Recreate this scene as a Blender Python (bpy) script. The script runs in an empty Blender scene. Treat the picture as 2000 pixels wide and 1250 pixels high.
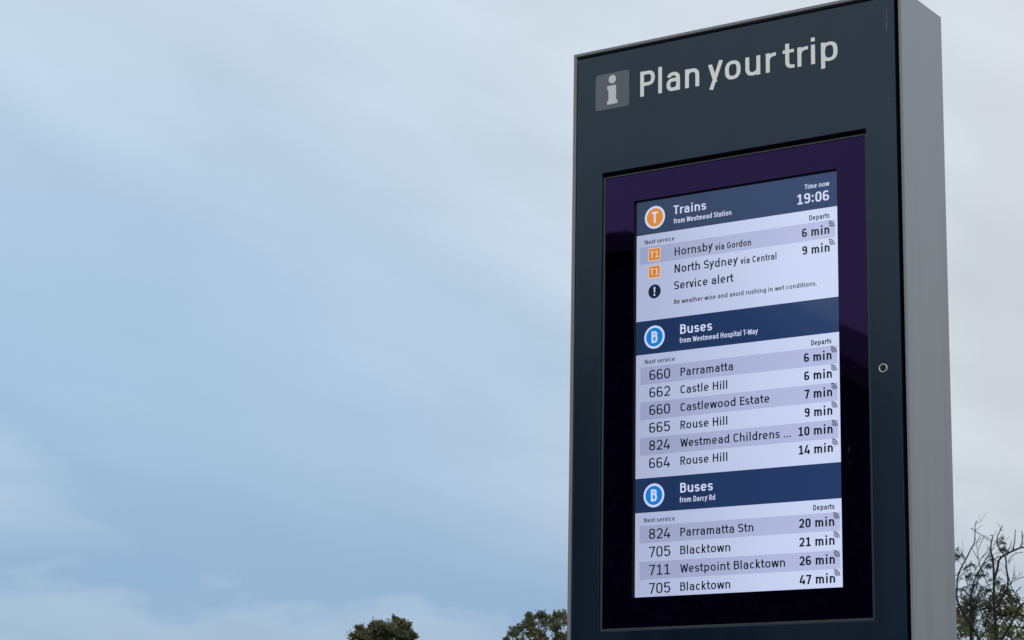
import bpy, bmesh, math, random
from mathutils import Vector, Matrix, geometry
rad = math.radians
S = bpy.context.scene
COL = S.collection
rng = random.Random(7)

# ------------------------------------------------------------------ camera
CAM = Vector((2.6426, -4.8537, 1.6))
cd = bpy.data.cameras.new("camera"); cam = bpy.data.objects.new("camera", cd); COL.objects.link(cam)
cd.sensor_width = 36; cd.lens = 80.11; cd.clip_end = 3000; cd.clip_start = 0.05
PITCH, YAW, ROLL = rad(12.85392), rad(-34.1999), rad(1.0266)
fw = Vector((math.sin(YAW) * math.cos(PITCH), math.cos(YAW) * math.cos(PITCH), math.sin(PITCH)))
rt = Vector((math.cos(YAW), -math.sin(YAW), 0)); up = rt.cross(fw)
r2 = rt * math.cos(ROLL) + up * math.sin(ROLL); u2 = up * math.cos(ROLL) - rt * math.sin(ROLL)
cam.matrix_world = Matrix(((r2.x, u2.x, -fw.x, CAM.x), (r2.y, u2.y, -fw.y, CAM.y), (r2.z, u2.z, -fw.z, CAM.z), (0, 0, 0, 1)))
cd.dof.use_dof = True; cd.dof.focus_distance = 5.9; cd.dof.aperture_fstop = 32
S.camera = cam

# ------------------------------------------------------------------ sky, sun, exposure
SUN_AZ, SUN_EL = 126.0, 38.0
w = bpy.data.worlds.new("World"); S.world = w; w.use_nodes = True
NT = w.node_tree; NT.nodes.clear()
def nd(t, typ, **kw):
    n = t.nodes.new(typ)
    for k, v in kw.items():
        if k[0] == 'i' and k[1:].isdigit():
            s = n.inputs[int(k[1:])]
            if isinstance(v, bpy.types.NodeSocket): t.links.new(v, s)
            else: s.default_value = v
        else: setattr(n, k, v)
    return n
def mth(t, op, a, b=0.0, c=0.0, clamp=False):
    return nd(t, 'ShaderNodeMath', operation=op, i0=a, i1=b, i2=c, use_clamp=clamp).outputs[0]
def sstep(t, x, lo, hi, a=0.0, b=1.0):
    n = nd(t, 'ShaderNodeMapRange', interpolation_type='SMOOTHSTEP', i0=x, i1=lo, i2=hi, i3=a, i4=b)
    return n.outputs[0]
def mixc(t, f, a, b):
    n = nd(t, 'ShaderNodeMix', data_type='RGBA')
    for s, v in ((n.inputs[0], f), (n.inputs[6], a), (n.inputs[7], b)):
        if isinstance(v, bpy.types.NodeSocket): t.links.new(v, s)
        else: s.default_value = v
    return n.outputs[2]
sky = nd(NT, 'ShaderNodeTexSky', sky_type='NISHITA', sun_disc=False, sun_elevation=rad(SUN_EL), sun_rotation=rad(SUN_AZ),
         air_density=1.0, dust_density=0.6, ozone_density=1.6)
tc = nd(NT, 'ShaderNodeTexCoord')
sep = nd(NT, 'ShaderNodeSeparateXYZ', i0=tc.outputs['Generated'])
dx, dy, dz = sep.outputs
el = mth(NT, 'MULTIPLY', mth(NT, 'ARCSINE', dz), 57.2958)
az = mth(NT, 'MULTIPLY', mth(NT, 'ARCTAN2', dx, dy), 57.2958)
caz = mth(NT, 'COSINE', mth(NT, 'MULTIPLY', mth(NT, 'SUBTRACT', az, 100.0), 0.0174533))
# cloud deck seen in perspective: noise on the direction cast onto a flat layer
q = mth(NT, 'ADD', mth(NT, 'MAXIMUM', dz, 0.0), 0.14)
cp = nd(NT, 'ShaderNodeCombineXYZ', i0=mth(NT, 'DIVIDE', dx, q), i1=mth(NT, 'DIVIDE', dy, q), i2=0.0).outputs[0]
rotd = nd(NT, 'ShaderNodeMapping', i1=(0.3, 0.6, 0), i2=(0, 0, rad(24)), i3=(1.7, .8, 1))
NT.links.new(cp, rotd.inputs[0])
n1 = nd(NT, 'ShaderNodeTexNoise', i0=rotd.outputs[0]); n1.inputs['Scale'].default_value = 0.9; n1.inputs['Detail'].default_value = 2.5; n1.inputs['Roughness'].default_value = .36
n2 = nd(NT, 'ShaderNodeTexNoise', i0=rotd.outputs[0]); n2.inputs['Scale'].default_value = 3.4; n2.inputs['Detail'].default_value = 4; n2.inputs['Roughness'].default_value = .45
n1s = mth(NT, 'SUBTRACT', n1.outputs[0], 0.5); n2s = mth(NT, 'SUBTRACT', n2.outputs[0], 0.5)
elc = mth(NT, 'MINIMUM', mth(NT, 'MAXIMUM', el, 0.0), 24.0)
veil = mth(NT, 'ADD', mth(NT, 'MULTIPLY', mth(NT, 'SUBTRACT', elc, 16.0), 0.062),
           mth(NT, 'ADD', mth(NT, 'MULTIPLY', mth(NT, 'MAXIMUM', mth(NT, 'ADD', caz, 0.775), 0.0), 2.9), mth(NT, 'MULTIPLY', mth(NT, 'MINIMUM', mth(NT, 'ADD', caz, 0.775), 0.0), 1.3)))
veil = mth(NT, 'ADD', veil, 0.53)
veil = mth(NT, 'ADD', veil, mth(NT, 'MULTIPLY', n1s, 0.62))
veil = mth(NT, 'ADD', veil, mth(NT, 'MULTIPLY', n2s, 0.11))
veil = sstep(NT, veil, -0.12, 1.05)
# low cumulus bank standing along the horizon
pz = nd(NT, 'ShaderNodeCombineXYZ', i0=mth(NT, 'MULTIPLY', az, 0.34), i1=mth(NT, 'MULTIPLY', el, 0.75), i2=2.0).outputs[0]
n3 = nd(NT, 'ShaderNodeTexNoise', i0=pz); n3.inputs['Scale'].default_value = 1.0; n3.inputs['Detail'].default_value = 5; n3.inputs['Roughness'].default_value = .5
bank = sstep(NT, mth(NT, 'ADD', mth(NT, 'SUBTRACT', mth(NT, 'ADD', 5.7, sstep(NT, az, -40.0, -48.0, 0, .9)), el), mth(NT, 'MULTIPLY', mth(NT, 'SUBTRACT', n3.outputs[0], 0.5), 4.5)), -0.35, 0.9)
bank = mth(NT, 'MULTIPLY', bank, 0.42)
# brighter bank off towards the west
wst = mth(NT, 'MULTIPLY', sstep(NT, mth(NT, 'ADD', az, mth(NT, 'MULTIPLY', n2s, 9.0)), -43.0, -49.0),
          mth(NT, 'MULTIPLY', sstep(NT, el, 6.2, 7.6), sstep(NT, el, 10.6, 9.0)))
wst = mth(NT, 'MULTIPLY', wst, 0.46)
fac = mth(NT, 'MAXIMUM', mth(NT, 'MAXIMUM', veil, bank), wst)
cool = sstep(NT, caz, -0.9, -0.45)
ccol = mixc(NT, cool, (0.60, 0.728, 0.855, 1), (0.685, 0.735, 0.79, 1))
ccol = mixc(NT, bank, ccol, (0.40, 0.53, 0.62, 1))
shade = mth(NT, 'ADD', 0.985, mth(NT, 'MULTIPLY', n2s, 0.34))
# out-of-frame eastern sky dimmed low down, added to darken the totem's lower side
low = mth(NT, 'MULTIPLY', sstep(NT, caz, -.45, .3), sstep(NT, el, 24.0, 0.0, 0, .42))
shade = mth(NT, 'MULTIPLY', shade, mth(NT, 'SUBTRACT', 1.0, low))
shade = mth(NT, 'MULTIPLY', shade, mth(NT, 'SUBTRACT', 1.0, mth(NT, 'MULTIPLY', sstep(NT, caz, -.62, -.5), mth(NT, 'MULTIPLY', sstep(NT, el, 16.5, 13.0), .10))))
bgN = nd(NT, 'ShaderNodeBackground', i0=sky.outputs[0], i1=0.085)
# thin blue-grey layer of air and stratus low in the sky
bgL = nd(NT, 'ShaderNodeBackground', i0=mixc(NT, sstep(NT, el, 4.5, 15.0), (0.285, 0.442, 0.640, 1), (0.385, 0.570, 0.785, 1)), i1=1.0)
bgS = nd(NT, 'ShaderNodeMixShader', i0=sstep(NT, el, 26.0, 6.0, 0.55, 0.97), i1=bgN.outputs[0], i2=bgL.outputs[0])
bgC = nd(NT, 'ShaderNodeBackground', i0=ccol, i1=shade)
mx = nd(NT, 'ShaderNodeMixShader', i0=fac, i1=bgS.outputs[0], i2=bgC.outputs[0])
out = nd(NT, 'ShaderNodeOutputWorld', i0=mx.outputs[0])

sd = bpy.data.lights.new("sun", 'SUN'); sd.energy = 1.55; sd.angle = rad(22); sd.color = (1.0, 0.95, 0.88)
so = bpy.data.objects.new("sun", sd); COL.objects.link(so)
sv = Vector((math.sin(rad(SUN_AZ)) * math.cos(rad(SUN_EL)), math.cos(rad(SUN_AZ)) * math.cos(rad(SUN_EL)), math.sin(rad(SUN_EL))))
so.rotation_euler = (-sv).to_track_quat('-Z', 'Y').to_euler(); so.location = (6, -8, 12)
S.view_settings.view_transform = 'Standard'; S.view_settings.look = 'None'
S.view_settings.exposure = 0; S.view_settings.gamma = 1

# ------------------------------------------------------------------ materials
def srgb(r, g, b):
    f = lambda c: (c / 255 / 12.92) if c <= 10.3 else ((c / 255 + 0.055) / 1.055) ** 2.4
    return (f(r), f(g), f(b), 1)
def mat(name, base, rough=.5, metal=0.0, ior=1.5, emit=None, es=0.0):
    m = bpy.data.materials.new(name); m.use_nodes = True
    b = m.node_tree.nodes['Principled BSDF']
    b.inputs['Base Color'].default_value = base; b.inputs['Roughness'].default_value = rough
    b.inputs['Metallic'].default_value = metal; b.inputs['IOR'].default_value = ior
    if emit: b.inputs['Emission Color'].default_value = emit; b.inputs['Emission Strength'].default_value = es
    return m
def grain(m, scale, amount, bump=0.0, rough=None, stretch=(1, 1, 1)):
    """small procedural variation of colour, roughness and surface"""
    t = m.node_tree; b = t.nodes['Principled BSDF']; base = tuple(b.inputs['Base Color'].default_value)
    c = nd(t, 'ShaderNodeTexCoord'); mp = nd(t, 'ShaderNodeMapping', i0=c.outputs['Object'], i3=stretch)
    n = nd(t, 'ShaderNodeTexNoise', i0=mp.outputs[0]); n.inputs['Scale'].default_value = scale; n.inputs['Detail'].default_value = 5
    lo = tuple(x * (1 - amount) for x in base[:3]) + (1,); hi = tuple(min(1, x * (1 + amount)) for x in base[:3]) + (1,)
    f = sstep(t, n.outputs[0], .3, .7)
    t.links.new(mixc(t, f, lo, hi), b.inputs['Base Color'])
    if rough: t.links.new(sstep(t, n.outputs[0], .3, .7, rough[0], rough[1]), b.inputs['Roughness'])
    if bump:
        n2 = nd(t, 'ShaderNodeTexNoise', i0=c.outputs['Object']); n2.inputs['Scale'].default_value = 900; n2.inputs['Detail'].default_value = 2
        bp = nd(t, 'ShaderNodeBump', i0=bump, i1=0.0004, i2=1.0)
        t.links.new(n2.outputs[0], bp.inputs['Height']); t.links.new(bp.outputs[0], b.inputs['Normal'])
    return m
M = {}
BX, ZB, H, W = -0.28305, 2.19108, 0.573 * 16 / 9, 0.573     # screen's lower left corner, its height and width
REC, MASK = 0.0164, 0.008
M['case'] = grain(mat('silver_grey_paint', (.278, .297, .328, 1), .34, .55), 22, .09, .12, (.28, .42), (1, 1, .04))
M['door'] = grain(mat('slate_blue_paint', (.0012, .0078, .0205, 1), .25, 0.0, 1.66), 5, .12, .12, (.20, .28), (1, 1, .25))
M['door'].node_tree.nodes['Principled BSDF'].inputs['Specular Tint'].default_value = (.70, .87, 1, 1)
M['bezel'] = grain(mat('grey_bezel', (.205, .216, .240, 1), .42), 6, .05, .10, (.38, .48), (1, 1, .15))  # front lip of the case, darker than its sides
M['gap'] = mat('black_seal', (.002, .002, .004, 1), .8)
M['trim'] = mat('dark_anodised_trim', (.035, .045, .055, 1), .4)
M['vinyl'] = grain(mat('pale_vinyl', (.88, .91, .89, 1), .5), 9, .03)
M['ivinyl'] = grain(mat('grey_vinyl', (.118, .140, .160, 1), .45), 9, .04)
M['isym'] = grain(mat('light_grey_vinyl', (.66, .69, .74, 1), .5), 9, .03)
M['steel'] = mat('brushed_steel', (.86, .83, .74, 1), .5, .6)
M['lockbody'] = mat('black_lock_barrel', (.006, .007, .01, 1), .35)
M['plinth'] = grain(mat('charcoal_plinth', (.03, .032, .035, 1), .6), 12, .2)
# anti-reflective cover glass: a black backing seen under a faint purple coating
M['glass'] = mat('coated_black_glass', (.029, .0172, .066, 1), .012, 1.0)
t = M['glass'].node_tree; b = t.nodes['Principled BSDF']
c = nd(t, 'ShaderNodeTexCoord'); v = nd(t, 'ShaderNodeTexVoronoi', i0=c.outputs['Object']); v.inputs['Scale'].default_value = 26
n = nd(t, 'ShaderNodeTexNoise', i0=c.outputs['Object']); n.inputs['Scale'].default_value = 9
speck = mth(t, 'MULTIPLY', sstep(t, v.outputs['Distance'], .035, .015), sstep(t, n.outputs[0], .52, .62))
sg = nd(t, 'ShaderNodeSeparateXYZ', i0=c.outputs['Object'])
ng = nd(t, 'ShaderNodeTexNoise', i0=c.outputs['Object']); ng.inputs['Scale'].default_value = 420
for x0, z0, hw, hh in ((.5937, .3265, .004, .011), (.5958, .2930, .004, .006), (.5055, 1.0935, .0012, .008), (.527, 1.0935, .0012, .006), (-.030, .30, .0012, .0012)):
    k = mth(t, 'MULTIPLY', sstep(t, mth(t, 'ABSOLUTE', mth(t, 'SUBTRACT', sg.outputs[0], BX + x0)), hw, 0.0), sstep(t, mth(t, 'ABSOLUTE', mth(t, 'SUBTRACT', sg.outputs[2], ZB + z0)), hh, hh * .3))
    speck = mth(t, 'MAXIMUM', speck, mth(t, 'MULTIPLY', k, sstep(t, ng.outputs[0], .40, .62)))
t.links.new(mth(t, 'SUBTRACT', 1.0, speck), b.inputs['Metallic'])
t.links.new(mixc(t, speck, (.029, .0172, .066, 1), (.03, .035, .045, 1)), b.inputs['Base Color'])
t.links.new(sstep(t, n.outputs[0], .3, .75, .010, .024), b.inputs['Roughness'])
# a pale scuff on the door paint
t = M['door'].node_tree; b = t.nodes['Principled BSDF']; prev = b.inputs['Base Color'].links[0].from_socket
c = nd(t, 'ShaderNodeTexCoord'); sp = nd(t, 'ShaderNodeSeparateXYZ', i0=c.outputs['Object'])
ns = nd(t, 'ShaderNodeTexNoise', i0=nd(t, 'ShaderNodeMapping', i0=c.outputs['Object'], i3=(3, 1, .5)).outputs[0]); ns.inputs['Scale'].default_value = 190
def streak(x0, z0, hw, hh):
    fx = sstep(t, mth(t, 'ABSOLUTE', mth(t, 'SUBTRACT', sp.outputs[0], BX + x0)), hw, 0.0)
    fz = sstep(t, mth(t, 'ABSOLUTE', mth(t, 'SUBTRACT', sp.outputs[2], ZB + z0)), hh, hh * .3)
    return mth(t, 'MULTIPLY', fx, fz)
st = mth(t, 'ADD', streak(.7165, 1.361, .0035, .014), mth(t, 'MULTIPLY', streak(.7155, 1.389, .004, .028), .45))
st = mth(t, 'ADD', st, mth(t, 'MULTIPLY', streak(.7175, 1.17, .002, .02), .5))
st = mth(t, 'MULTIPLY', st, sstep(t, ns.outputs[0], .35, .62), clamp=True)
nr = nd(t, 'ShaderNodeTexNoise', i0=nd(t, 'ShaderNodeMapping', i0=c.outputs['Object'], i3=(26, 1, .9)).outputs[0]); nr.inputs['Scale'].default_value = 1.0; nr.inputs['Detail'].default_value = 4
nq = nd(t, 'ShaderNodeTexNoise', i0=c.outputs['Object']); nq.inputs['Scale'].default_value = 380; nq.inputs['Detail'].default_value = 1
dust = mth(t, 'ADD', mth(t, 'MULTIPLY', sstep(t, nr.outputs[0], .50, .72), .012), mth(t, 'MULTIPLY', sstep(t, nq.outputs[0], .70, .80), .10))
st = mth(t, 'ADD', mth(t, 'MULTIPLY', st, .6), dust, clamp=True)
t.links.new(mixc(t, st, prev, (.16, .19, .22, 1)), b.inputs['Base Color'])

REFL = (.040, .042, .030, 1)
def led(name, col, s=1.0, rough=.035):
    """a lit area of the screen behind its slightly reflective cover"""
    return mat('screen_' + name, REFL, rough, 1.0, emit=col, es=s)
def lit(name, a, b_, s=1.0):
    """lit area with viewing-angle dimming towards the left put into its emission, plus noise"""
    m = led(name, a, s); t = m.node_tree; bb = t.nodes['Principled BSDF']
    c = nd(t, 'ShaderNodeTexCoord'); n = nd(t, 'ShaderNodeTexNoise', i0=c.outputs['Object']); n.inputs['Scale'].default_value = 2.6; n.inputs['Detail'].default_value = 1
    sx = nd(t, 'ShaderNodeSeparateXYZ', i0=c.outputs['Object'])        # brightness ramp painted left to right, standing in for viewing angle
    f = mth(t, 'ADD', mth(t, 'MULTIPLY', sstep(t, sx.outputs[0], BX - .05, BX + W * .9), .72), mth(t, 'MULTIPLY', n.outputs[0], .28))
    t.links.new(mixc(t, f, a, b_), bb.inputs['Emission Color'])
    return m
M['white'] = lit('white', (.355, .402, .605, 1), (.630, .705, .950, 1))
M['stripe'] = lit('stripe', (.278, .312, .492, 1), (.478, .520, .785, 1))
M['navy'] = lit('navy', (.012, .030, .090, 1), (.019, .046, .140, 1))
M['ink'] = led('ink', (.0035, .0035, .010, 1))
M['headtext'] = led('heading', (.62, .67, .90, 1))
M['ring'] = led('ring', (.60, .65, .90, 1))
M['orange'] = led('orange', (.660, .225, .022, 1))
M['badgetext'] = led('badge_text', (.70, .62, .60, 1))
M['blue'] = led('blue', (.006, .205, .640, 1))
M['alert'] = led('alert', (.012, .018, .042, 1))

# ------------------------------------------------------------------ helpers
def empty(name, loc, label=None, cat=None, group=None, rz=0):
    o = bpy.data.objects.new(name, None); o.empty_display_size = .3; COL.objects.link(o)
    o.location = loc; o.rotation_euler = (0, 0, rz)
    return tag(o, label, cat, group)
def tag(o, label=None, cat=None, group=None, kind=None):
    if label: o['label'] = label
    if cat: o['category'] = cat
    if group: o['group'] = group
    if kind: o['kind'] = kind
    return o
def mesh(name, verts, faces, m, parent=None, smooth=False):
    me = bpy.data.meshes.new(name); me.from_pydata(verts, [], faces); me.update()
    return link(name, me, m, parent, smooth)
def link(name, me, m, parent=None, smooth=False):
    if m: me.materials.append(m)
    if smooth:
        for p in me.polygons: p.use_smooth = True
    o = bpy.data.objects.new(name, me); COL.objects.link(o)
    if parent: o.parent = parent
    return o
def frombm(name, bm, m, parent=None, smooth=False):
    bmesh.ops.recalc_face_normals(bm, faces=bm.faces)
    me = bpy.data.meshes.new(name); bm.to_mesh(me); bm.free()
    return link(name, me, m, parent, smooth)
def bbox(bm, x0, x1, y0, y1, z0, z1, bev=0.0):
    r = bmesh.ops.create_cube(bm, size=1); vs = r['verts']
    for v in vs: v.co = Vector(((x0 + x1) / 2 + v.co.x * (x1 - x0), (y0 + y1) / 2 + v.co.y * (y1 - y0), (z0 + z1) / 2 + v.co.z * (z1 - z0)))
    if bev:
        es = list({e for v in vs for e in v.link_edges})
        bmesh.ops.bevel(bm, geom=es, offset=bev, segments=2, profile=.5, affect='EDGES')
def boxobj(name, dims, m, parent=None, bev=0.0):
    bm = bmesh.new(); bbox(bm, *dims, bev); return frombm(name, bm, m, parent)
def ringobj(name, o, i, y0, y1, m, parent, bev=0.0, back=True):
    """rectangular frame: outer (x0,x1,z0,z1), inner the same, front y0, back y1"""
    bm = bmesh.new()
    def loop(r, y): return [bm.verts.new((r[a], y, r[b])) for a, b in ((0, 2), (1, 2), (1, 3), (0, 3))]
    of, inn, ob, ib = loop(o, y0), loop(i, y0), loop(o, y1), loop(i, y1)
    fe = []
    for k in range(4):
        j = (k + 1) % 4
        bm.faces.new((of[k], of[j], inn[j], inn[k])); bm.faces.new((of[k], ob[k], ob[j], of[j])); bm.faces.new((inn[k], inn[j], ib[j], ib[k]))
        if back: bm.faces.new((ob[k], ib[k], ib[j], ob[j]))
    if bev:
        es = [e for e in bm.edges if all(abs(v.co.y - y0) < 1e-6 for v in e.verts) and
              (all(v in of for v in e.verts) or all(v in inn for v in e.verts))]
        bmesh.ops.bevel(bm, geom=es, offset=bev, segments=2, profile=.5, affect='EDGES')
    return frombm(name, bm, m, parent)

# ------------------------------------------------------------------ stroke lettering (cap height 1, x height .725)
XH, DE, AS = .742, -.245, 1.045
def arc(cx, cy, rx, ry, a0, a1, e=2.5, n=9):
    k = max(4, int(abs(a1 - a0) / 90 * (n + 4))); o = []
    for i in range(k + 1):
        a = rad(a0 + (a1 - a0) * i / k); c, s = math.cos(a), math.sin(a)
        o.append((cx + rx * math.copysign(abs(c) ** (2 / e), c), cy + ry * math.copysign(abs(s) ** (2 / e), s)))
    return o
def glyph(ch, w):
    h = w / 2; X = XH
    def O(W, y0=0, y1=X, x0=0, e=2.6): return (arc(x0 + W / 2, (y0 + y1) / 2, W / 2 - h, (y1 - y0) / 2 - h, 0, 360, e)[:-1], True)
    L = lambda *p, **k: (list(p), False, k.get('clip'))
    dot = lambda x, y: L((x, y), (x, y + w * 1.02))
    st = lambda x, a, b: L((x, a), (x, b))
    ls = .105; rs = .082       # bearings: stem side, round side
    n_arch = lambda x0, x1, y=X, r=.25: [(x0, y - h - r - .05)] + arc((x0 + x1) / 2, y - h - r, (x1 - x0) / 2, r, 180, 0, 2.5) + [(x1, 0)]
    g = {}
    if ch == ' ': return .33, [], 0, 0
    if ch in 'oO': return .60, [O(.60)], rs, rs
    if ch == 'n': return .57, [st(h, 0, X), L(*n_arch(h, .57 - h))], ls, ls
    if ch == 'h': return .57, [st(h, 0, AS), L(*n_arch(h, .57 - h))], ls, ls
    if ch == 'm':
        W = .88; c = W / 2
        return W, [st(h, 0, X), L(*n_arch(h, c)), L(*n_arch(c, W - h))], ls, ls
    if ch == 'r': return .36, [st(h, 0, X), L((h, X - h - .30), *arc(h + .27, X - h - .25, .27, .25, 180, 84, 2.4))], ls, .02
    if ch == 'u':
        W = .57
        return W, [st(W - h, 0, X), L((h, X), *arc(W / 2, h + .25, W / 2 - h, .25, 180, 360, 2.5), (W - h, h + .30))], ls, ls
    if ch == 'a':
        W = .55; yb = .435
        bowl = [(W - h, yb), (.25, yb)] + arc(.25, (yb + h * .88) / 2, .25 - h, (yb - h * .88) / 2, 90, 270, 2.3) + [(.28, h * .88)] + arc(.30, h * .88 + .17, W - h - .30, .17, 270, 350, 2.0)
        return W, [L((W - h, 0), *arc(W / 2, X - h * .88 - .20, W / 2 - h, .20, 0, 160, 2.3)), L(*bowl)], rs, ls
    if ch == 'e':
        W = .575
        return W, [L((h, X * .49), (W - h, X * .49)), L(*arc(W / 2, X / 2, W / 2 - h, X / 2 - h, 0, 318, 2.6))], rs, rs
    if ch == 'c':
        W = .54
        return W, [L(*arc(W / 2, X / 2, W / 2 - h, X / 2 - h, 38, 322, 2.6))], rs, .04
    if ch in 'sS':
        big = ch == 'S'; W = .62 if big else .51; Y = 1.0 if big else X
        r = (Y - 2 * h) / 4
        return W, [L(*arc(W / 2, Y - h - r, W / 2 - h, r, 18, 270, 2.4), *arc(W / 2, h + r, W / 2 - h, r, 90, -162, 2.4)[1:])], .05, .05
    if ch == 'd': return .58, [st(.58 - h, 0, AS), O(.58)], rs, ls
    if ch == 'b': return .58, [st(h, 0, AS), O(.58)], ls, rs
    if ch == 'p': return .58, [st(h, DE, X), O(.58)], ls, rs
    if ch == 'g':
        W = .57
        return W, [O(W), L((W - h, X), *arc(W / 2, DE + h + .20, W / 2 - h, .20, 0, -150, 2.5))], rs, ls
    if ch == 'l': return w, [st(h, 0, AS)], ls, ls
    if ch == 'i': return w, [st(h, 0, X), dot(h, X + .125)], ls, ls
    if ch == 'f': return .36, [L((.10 + h, 0), *arc(.10 + h + .2, AS - h - .2, .2, .2, 180, 90, 2.4), (.39, AS - h)), L((0, X - h), (.35, X - h))], .03, .06
    if ch == 't': return .40, [L((.09 + h, .97), *arc(.09 + h + .2, h + .2, .2, .2, 180, 270, 2.4), (.42, h)), L((0, X - h), (.40, X - h))], .02, .02
    if ch == 'k':
        W = .55
        return W, [st(h, 0, AS), L((h * .6, .20), (W - h * 1.3, X + .06), clip=(0, X)), L((.21, .36), (W - h * .9, -.06), clip=(0, X))], ls, 0
    if ch == 'v': return .57, [L((h * .8, X + .1), (.285, -.02), clip=(0, X)), L((.57 - h * .8, X + .1), (.285, -.02), clip=(0, X))], .01, .01
    if ch == 'w':
        W = .86; a, b, c = h * .8, W * .27, W / 2
        return W, [L((a, X + .1), (b, -.03), clip=(0, X)), L((b, -.03), (c, X + .0), clip=(0, X)), L((c, X), (W - b, -.03), clip=(0, X)), L((W - b, -.03), (W - a, X + .1), clip=(0, X))], .01, .01
    if ch == 'x': return .55, [L((h * .7, -.1), (.55 - h * .7, X + .1), clip=(0, X)), L((h * .7, X + .1), (.55 - h * .7, -.1), clip=(0, X))], .01, .01
    if ch == 'y': return .58, [L((h * .8, X + .1), (.30, .02), clip=(.0, X)), L((.58 - h * .8, X + .1), (.13, DE))], .01, .01
    # capitals
    if ch == 'T': return .60, [L((0, 1 - h), (.60, 1 - h)), st(.30, 0, 1)], .02, .02
    if ch == 'H': return .66, [st(h, 0, 1), st(.66 - h, 0, 1), L((h, .52), (.66 - h, .52))], ls, ls
    if ch == 'N': return .68, [st(h, 0, 1), st(.68 - h, 0, 1), L((h * .9, 1.06), (.68 - h * .9, -.06), clip=(0, 1))], ls, ls
    if ch == 'P': return .60, [st(h, 0, 1), L((h, 1 - h), (.32, 1 - h), *arc(.32, .70, .28 - h, .30 - h, 90, -90, 2.4), (h, .40 + h))], ls, .04
    if ch == 'R': return .62, [st(h, 0, 1), L((h, 1 - h), (.33, 1 - h), *arc(.33, .715, .28 - h, .285 - h, 90, -90, 2.4), (h, .43 + h)), L((.27, .55), (.62 - h * .8, -.08), clip=(0, .5))], ls, .03
    if ch == 'B': return .61, [st(h, 0, 1), L((h, 1 - h), (.32, 1 - h), *arc(.32, .755, .26 - h, .245 - h, 90, -90, 2.4), (h, .51 + h)),
                               L((h, .51 + h), (.33, .51 + h), *arc(.33, (.51 + w) / 2, .28 - h, (.51 + w) / 2 - h, 90, -90, 2.4), (h, h))], ls, .05
    if ch == 'D': return .63, [st(h, 0, 1), L((h, 1 - h), (.28, 1 - h), *arc(.28, .5, .35 - h, .5 - h, 90, -90, 2.8), (h, h))], ls, rs
    if ch == 'E': return .53, [st(h, 0, 1), L((h, 1 - h), (.53, 1 - h)), L((h, .52), (.50, .52)), L((h, h), (.53, h))], ls, .03
    if ch == 'C': return .63, [L(*arc(.315, .5, .315 - h, .5 - h, 36, 324, 3.0))], rs, .04
    if ch == 'G': return .65, [L(*arc(.325, .5, .325 - h, .5 - h, 36, 350, 3.0), (.65 - h, .49)), L((.36, .48), (.65 - h + h, .48))], rs, ls
    if ch == 'W':
        W = .94; a, b, c = h * .7, W * .27, W / 2
        return W, [L((a, 1.1), (b, -.03), clip=(0, 1)), L((b, -.03), (c, .95), clip=(0, .9)), L((c, .95), (W - b, -.03), clip=(0, .9)), L((W - b, -.03), (W - a, 1.1), clip=(0, 1))], .01, .01
    # figures
    F = .58
    if ch == '0': return F, [O(F, 0, 1, 0, 3.0)], .06, .06
    if ch == '1': return F, [st(.31, 0, 1), L((.31, 1 - h * .9), (.06, .78)), L((.05, h), (.56, h))], .06, .04
    if ch == '2': return F, [L(*arc(F / 2, 1 - h - .27, F / 2 - h, .27, 165, -22, 2.3), (.06, .02), clip=(h * .5, 1)), L((.02, h), (F - .01, h))], .06, .06
    if ch == '4': return .62, [L((.36, 1.04), (.07, .27), clip=(.2, 1)), L((.02, .235), (.62, .235)), st(.46, 0, .50)], .04, .04
    if ch == '5': return F, [L((.09, 1 - h), (F - .03, 1 - h)), L((.10, 1), (.085, .50)), L((.07, .50), *arc(F / 2, h + .275, F / 2 - h, .275, 128, -158, 2.5))], .06, .06
    if ch == '6': return F, [O(F, 0, .60, 0, 2.6), L((h, .28), (h, .58), *arc(F / 2 + .0, 1 - h - .27, F / 2 - h, .27, 180, 32, 2.4))], .06, .06
    if ch == '9': return F, [O(F, .40, 1, 0, 2.6), L((F - h, .72), (F - h, .42), *arc(F / 2, h + .27, F / 2 - h, .27, 0, -148, 2.4))], .06, .06
    if ch == '7': return F, [L((0, 1 - h), (F, 1 - h)), L((F - h * .9, 1.0), (.19, -.08), clip=(0, 1))], .04, .04
    if ch == '8': return F, [O(F - .04, .47 - h * .3, 1, .02, 2.4), O(F, 0, .53 + h * .3, 0, 2.5)], .06, .06
    if ch == ':': return w * 1.05, [L((h, .06), (h, .06 + w * 1.1)), L((h, .56), (h, .56 + w * 1.1))], .09, .09
    if ch == '.': return w * 1.1, [L((h, 0), (h, w * 1.1))], .08, .08
    if ch == '-': return .32, [L((0, .40), (.32, .40))], .05, .05
    raise ValueError(ch)
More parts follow.
